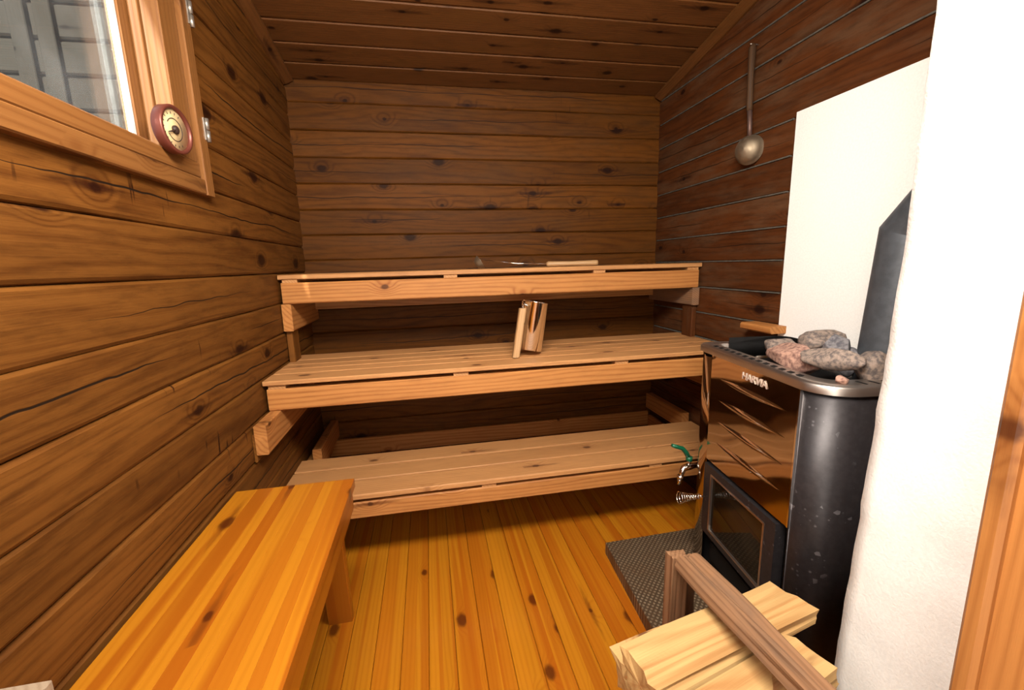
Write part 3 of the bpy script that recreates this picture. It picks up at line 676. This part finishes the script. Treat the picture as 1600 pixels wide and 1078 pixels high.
# ------------------------------------------------------------------ stones
def stone(name, c, sz_, rot, mat, label, seed, group='sauna stones heaped on the stove'):
    rd = random.Random(seed); bm = bmesh.new(); bmesh.ops.create_icosphere(bm, subdivisions=4, radius=1)
    planes = [(Vector((rd.gauss(0, 1), rd.gauss(0, 1), rd.gauss(0, 1))).normalized(), rd.uniform(.62, .86)) for _ in range(13)]
    for v in bm.verts:
        p = v.co.copy()
        for nrm, d in planes:
            h = p.dot(nrm)
            if h > d: p -= nrm*(h-d)*.92
        p *= 1+.05*noise.noise(p*2.5+Vector((seed, 0, 0)))+.015*noise.noise(p*9+Vector((0, seed, 0)))
        v.co = p
    Rm = Matrix.Rotation(rot[2], 3, 'Z') @ Matrix.Rotation(rot[1], 3, 'Y') @ Matrix.Rotation(rot[0], 3, 'X')
    mb = MB(); vs = [Rm @ Vector((v.co.x*sz_[0], v.co.y*sz_[1], v.co.z*sz_[2])) for v in bm.verts]
    mb.add(vs, [[v.index for v in f.verts] for f in bm.faces], smooth=True); bm.free()
    o = mb.build(name, mat, None, None, label, 'stone', group); o.location = c; return o
ST_LIST = [
 ((1.082, 1.10, .948), (.140, .062, .044), (0, .05, 1.25), STONEP, 'broad pinkish flat stone along the front of the heap', 1),
 ((1.150, 1.225, .950), (.095, .062, .040), (0, 0, .9), STONEG, 'brownish flat stone behind the broad pink one'),
 ((1.050, .955, .975), (.100, .034, .032), (0, .12, 1.85), STONEG, 'long grey stone leaning diagonally across the heap'),
 ((1.215, 1.140, .990), (.088, .062, .044), (0, -.1, .4), STONEG, 'grey-brown stone topping the heap left of the pipe'),
 ((1.140, 1.020, .985), (.058, .046, .044), (.3, 0, .8), STONEB, 'bluish rounded stone just below the topmost stone'),
 ((1.125, .893, .967), (.052, .046, .052), (0, 0, .3), STONEG, 'large round grey stone in front of the flue pipe'),
 ((1.215, .850, .968), (.045, .035, .036), (0, 0, .3), STONEG, 'small stone half hidden between pipe and chimney'),
 ((1.005, .880, .942), (.018, .016, .012), (0, 0, .3), STONEP, 'small orange-brown pebble at the rim corner'),
 ((1.155, .995, .950), (.035, .030, .045), (0, .3, .3), STONEB, 'slim dark stone wedged between long and round stones'),
]
for i, s_ in enumerate(ST_LIST): stone('sauna_stone', s_[0], s_[1], s_[2], s_[3], s_[4], 11+i*3)

# hearth slab
hs = MB(); hp = [Vector(p) for p in ((.689, 1.59), (.654, 1.00), (R-.02, .94), (R-.02, 1.60))]
n = 4; vs = [Vector((p.x, p.y, .001)) for p in hp]+[Vector((p.x, p.y, .051)) for p in hp]+[Vector((p.x+(.004 if i < 2 else 0), p.y+(-.004 if i in (0, 3) else .004), .055)) for i, p in enumerate(hp)]
fs = [(0, 3, 2, 1)]+[(k*4+i, k*4+(i+1) % 4, (k+1)*4+(i+1) % 4, (k+1)*4+i) for k in range(2) for i in range(4)]+[(8, 9, 10, 11)]
hs.add(vs, fs); thing(hs, 'hearth_plate', HEARTH, 'brown hearth plate with embossed dots under the stove', 'hearth plate')

# wooden block on the right wall by the stove
mb = MB().box((1.285, 1.435, .957), (R-.004, 1.60, .985), 'y', .006)
thing(mb, 'wooden_block', BM, 'small worn wooden block on the right wall behind the stove', 'block')

# ------------------------------------------------------------------ pail with side handle
JP = Vector((.440, 1.865, .851)); JT = Matrix.Translation(JP+Vector((-.012, .004, .016))) @ Matrix.Rotation(radians(11), 4, 'Y') @ Matrix.Rotation(radians(-6), 4, 'X')
jg = empty('water_pail', JP, 0, 'shiny tilted stainless steel pail with upright wooden handle on middle bench', 'pail')
mb = MB(); mb.lathe([(.0, .002), (.056, .002), (.058, .004), (.058, .213), (.061, .216), (.0595, .218), (.0565, .215), (.0565, .008), (.0, .008)], JT, 56, cap=False); mb.build('body', JUGM, jg, fix=False)
mb = MB(); h0 = Vector((.358, 1.815, .851)); hd = (JT.to_3x3() @ Vector((0, 0, 1))).normalized()
prh = [(-.015, -.010), (-.010, -.014), (.010, -.014), (.015, -.010), (.015, .010), (.010, .014), (-.010, .014), (-.015, .010)]
mb.prism(prh, 0, .215, lambda s, a, b: h0+Vector((hd.x*s, hd.y*s, hd.z*s))+Vector((a, b, 0)), half=.015, seg=6); mb.build('handle', HW, jg, label='straight wooden handle')
mb = MB()
mb.tube([h0+hd*.125, JT @ Vector((-.057, 0, .125))], .004, 8); mb.build('bracket', CHROME, jg)
mb = MB(); mb.tube([h0+hd*.205, JT @ Vector((-.057, 0, .212))], .004, 8); mb.build('bracket', CHROME, jg)

# ladle lying on the top bench
zL = 1.231; lad = empty('sauna_ladle', (.57, 2.22, zL), 0, 'ladle with pale wooden handle lying on the topmost bench', 'ladle')
bc = Vector((.272, 2.24, zL+.034))
T = Matrix.Translation(bc) @ Matrix.Rotation(radians(58), 4, 'Y')
mb = MB(); mb.lathe([(.001, -.030), (.018, -.027), (.030, -.015), (.036, .0), (.037, .001), (.035, .0), (.029, -.013), (.017, -.024), (.001, -.027)], T, 32, cap=False); mb.build('bowl', OLDM, lad, fix=False)
mb = MB(); mb.tube([bc+Vector((.014, 0, .012)), Vector((.45, 2.205, zL+.022)), Vector((.64, 2.16, zL+.0145))], .0025, 8); mb.build('shaft', CHROME, lad)
mb = MB(); mb.tube([Vector((.600, 2.17, zL+.0145)), Vector((.61, 2.168, zL+.0145)), Vector((.72, 2.145, zL+.0145)), Vector((.845, 2.12, zL+.0145)), Vector((.855, 2.118, zL+.0145))], [.010, .0135, .0115, .014, .012], 14); mb.build('handle', HW, lad, label='pale turned wooden handle')

# ladle hanging on the right wall
wl = empty('sauna_ladle', (R-.02, 1.69, 1.64), 0, 'old brownish metal ladle hanging bowl down on right log wall', 'ladle')
bc = Vector((R-.035, 1.690, 1.690))
T = Matrix.Translation(bc) @ Matrix.Rotation(radians(24), 4, 'Z') @ Matrix.Rotation(radians(90), 4, 'Y')
mb = MB(); mb.lathe([(.0005, -.034), (.020, -.031), (.040, -.021), (.053, -.004), (.058, .012), (.0595, .013), (.0565, .012), (.051, -.002), (.038, -.018), (.018, -.027), (.0005, -.030)], T, 40, cap=False); mb.build('bowl', OLDM, wl, fix=False)
mb = MB(); mb.tube([bc+Vector((.004, .0, .052)), bc+Vector((.004, .003, .090)), bc+Vector((0, .006, .165))], [.009, .009, .010], 12); mb.build('socket', plain('brown_grey_socket', srgb(112, 88, 80), .5, .6), wl)
mb = MB(); mb.tube([bc+Vector((0, .006, .150)), bc+Vector((0, .008, .17)), bc+Vector((0, .012, .28)), bc+Vector((.004, .018, .385)), bc+Vector((.008, .020, .402))], [.011, .012, .012, .014, .009], 14); mb.build('handle', DH, wl, label='dark worn wooden handle')
mb = MB(); mb.tube([Vector((R+.01, 1.715, 2.094)), Vector((R-.042, 1.708, 2.092))], .0028, 8); mb.build('hook', GALV, wl)

# ------------------------------------------------------------------ firewood and its carrier
def log_mesh(p0, p1, prof, up_=Vector((0, 0, 1)), seg=40, amp=.009, bark=(), roll=0, tone=.5, endr=.012, seed=0, bend=(0, 0, 0)):
    bend = Vector(bend); mb = MB(); p0 = Vector(p0); p1 = Vector(p1); d = (p1-p0); ln = d.length; d.normalize()
    sx = d.cross(up_).normalized(); uy = sx.cross(d)
    c, s_ = cos(roll), sin(roll); sx, uy = sx*c+uy*s_, -sx*s_+uy*c
    # resample the section
    pts = []
    for i in range(len(prof)):
        a, b = prof[i], prof[(i+1) % len(prof)]; m_ = 5
        for k in range(m_): pts.append((a[0]+(b[0]-a[0])*k/m_, a[1]+(b[1]-a[1])*k/m_, i))
    n = len(pts); vs = []; gs = []; es = []
    for k in range(seg+1):
        t = k/seg; x = ln*t
        for i, (a, b, e) in enumerate(pts):
            q = Vector((x*3, a*60, b*60+seed*9)); dr = noise.noise(q)*amp+noise.noise(Vector((x*1.3, a*12, b*12+seed)))*amp*1.5
            sc = 1+(.05*noise.noise(Vector((x*4, seed, 0)))); ext = 0
            if k in (0, seg): ext = noise.noise(Vector((a*70, b*70, seed+k)))*endr
            r_ = math.hypot(a, b) or 1
            vs.append(p0+bend*sin(pi*t)+d*(x+ext)+sx*(a*sc+dr*a/r_)+uy*(b*sc+dr*b/r_)); gs.append((x, a, b)); es.append(0)
    fs = []; ms = []
    for k in range(seg):
        for i in range(n): j = (i+1) % n; fs.append((k*n+i, k*n+j, (k+1)*n+j, (k+1)*n+i)); ms.append(1 if pts[i][2] in bark else 0)
    c0 = len(vs); vs += [p0+d*(-.002), p1+d*.002]; gs += [(0, 0, 0), (ln, 0, 0)]; es += [0, 0]
    for i in range(n): j = (i+1) % n; fs += [(j, i, c0), (seg*n+i, seg*n+j, c0+1)]; ms += [0, 0]
    mb.add(vs, fs, gs, tone, es, ms, False); return mb
def mk_log(p0, p1, prof, label, bark=(), roll=0, seed=0, mat=LG, **k):
    mb = log_mesh(p0, p1, prof, bark=bark, roll=roll, seed=seed, **k); return thing(mb, 'split_log', [mat, BARK], label, 'log', group='firewood logs in the carrier')
wedge = [(-.06, .035), (.055, .040), (.065, .0), (.03, -.05), (-.02, -.06), (-.06, -.02)]
flat = [(-.055, .022), (.05, .026), (.058, -.018), (-.05, -.026)]
tri = [(-.05, .03), (.045, .035), (.03, -.03), (-.02, -.045)]
mk_log((.365, .662, .425), (.800, .755, .430), [(-.062, .030), (.052, .040), (.060, .006), (.02, -.045), (-.045, -.035)], 'long fresh split log on top of the carrier, running under the branch', bark=(4,), seed=1)
mk_log((.385, .530, .432), (.725, .628, .430), [(-.05, .025), (.046, .030), (.05, -.02), (-.04, -.03)], 'bright yellow split log nearest the camera below the branch', bark=(3,), seed=2)
mk_log((.35, .62, .325), (.80, .70, .325), wedge, 'shadowed split log under the two top logs', bark=(3, 4), seed=3, roll=.3)
mk_log((.335, .50, .33), (.74, .58, .33), tri, 'bark-covered log at the lower front of the pile', bark=(0, 1, 2, 3), seed=4)
mk_log((.38, .765, .330), (.80, .835, .335), tri, 'split log low at the back of the pile', bark=(2,), seed=5)
mk_log((.36, .55, .228), (.80, .61, .228), wedge, 'split log in the second layer of the pile, near side', bark=(3,), seed=6)
mk_log((.38, .69, .228), (.80, .75, .228), wedge, 'split log in the second layer of the pile, far side', bark=(4,), seed=7)
mk_log((.37, .53, .122), (.80, .57, .122), wedge, 'bottom split log of the pile, near side', bark=(3,), seed=8)
mk_log((.38, .67, .122), (.80, .71, .122), wedge, 'bottom split log of the pile, far side', bark=(4,), seed=9)
wc = empty('firewood_carrier', (.6, .66, 0), 0, 'rustic firewood carrier with a rough branch handle by the stove', 'firewood carrier')
brp = [(-.030, .018), (.0, .024), (.030, .016), (.032, -.012), (.0, -.022), (-.032, -.014)]
log_mesh((.618, .900, .484), (.582, .380, .560), brp, amp=.013, seed=21, endr=.006, bend=(.0, 0, -.004)).build('branch_handle', [BR, BARK], wc, label='rough grey-brown branch')
up1 = [(-.024, .014), (.022, .016), (.024, -.014), (-.024, -.014)]
log_mesh((.600, .928, .0), (.601, .920, .490), up1, up_=Vector((0, 1, 0)), amp=.004, seed=22, endr=.004).build('upright', [BR, BARK], wc)
log_mesh((.668, .955, .0), (.650, .945, .455), [(-.014, .012), (.014, .012), (.014, -.012), (-.014, -.012)], up_=Vector((0, 1, 0)), amp=.003, seed=23, endr=.004).build('upright', [BR, BARK], wc)
log_mesh((.60, .40, .0), (.598, .405, .535), up1, up_=Vector((0, 1, 0)), amp=.004, seed=24, endr=.004).build('upright', [BR, BARK], wc)
log_mesh((.602, .93, .018), (.612, .40, .018), up1, amp=.003, seed=25).build('base_rail', [BR, BARK], wc)
log_mesh((.42, .90, .018), (.44, .40, .018), up1, amp=.003, seed=26).build('base_rail', [BR, BARK], wc)
for yy in (.46, .86): log_mesh((.40, yy, .036), (.70, yy, .036), [(-.016, .012), (.016, .012), (.016, -.012), (-.016, -.012)], amp=.002, seed=30+yy).build('cross_bar', [BR, BARK], wc)
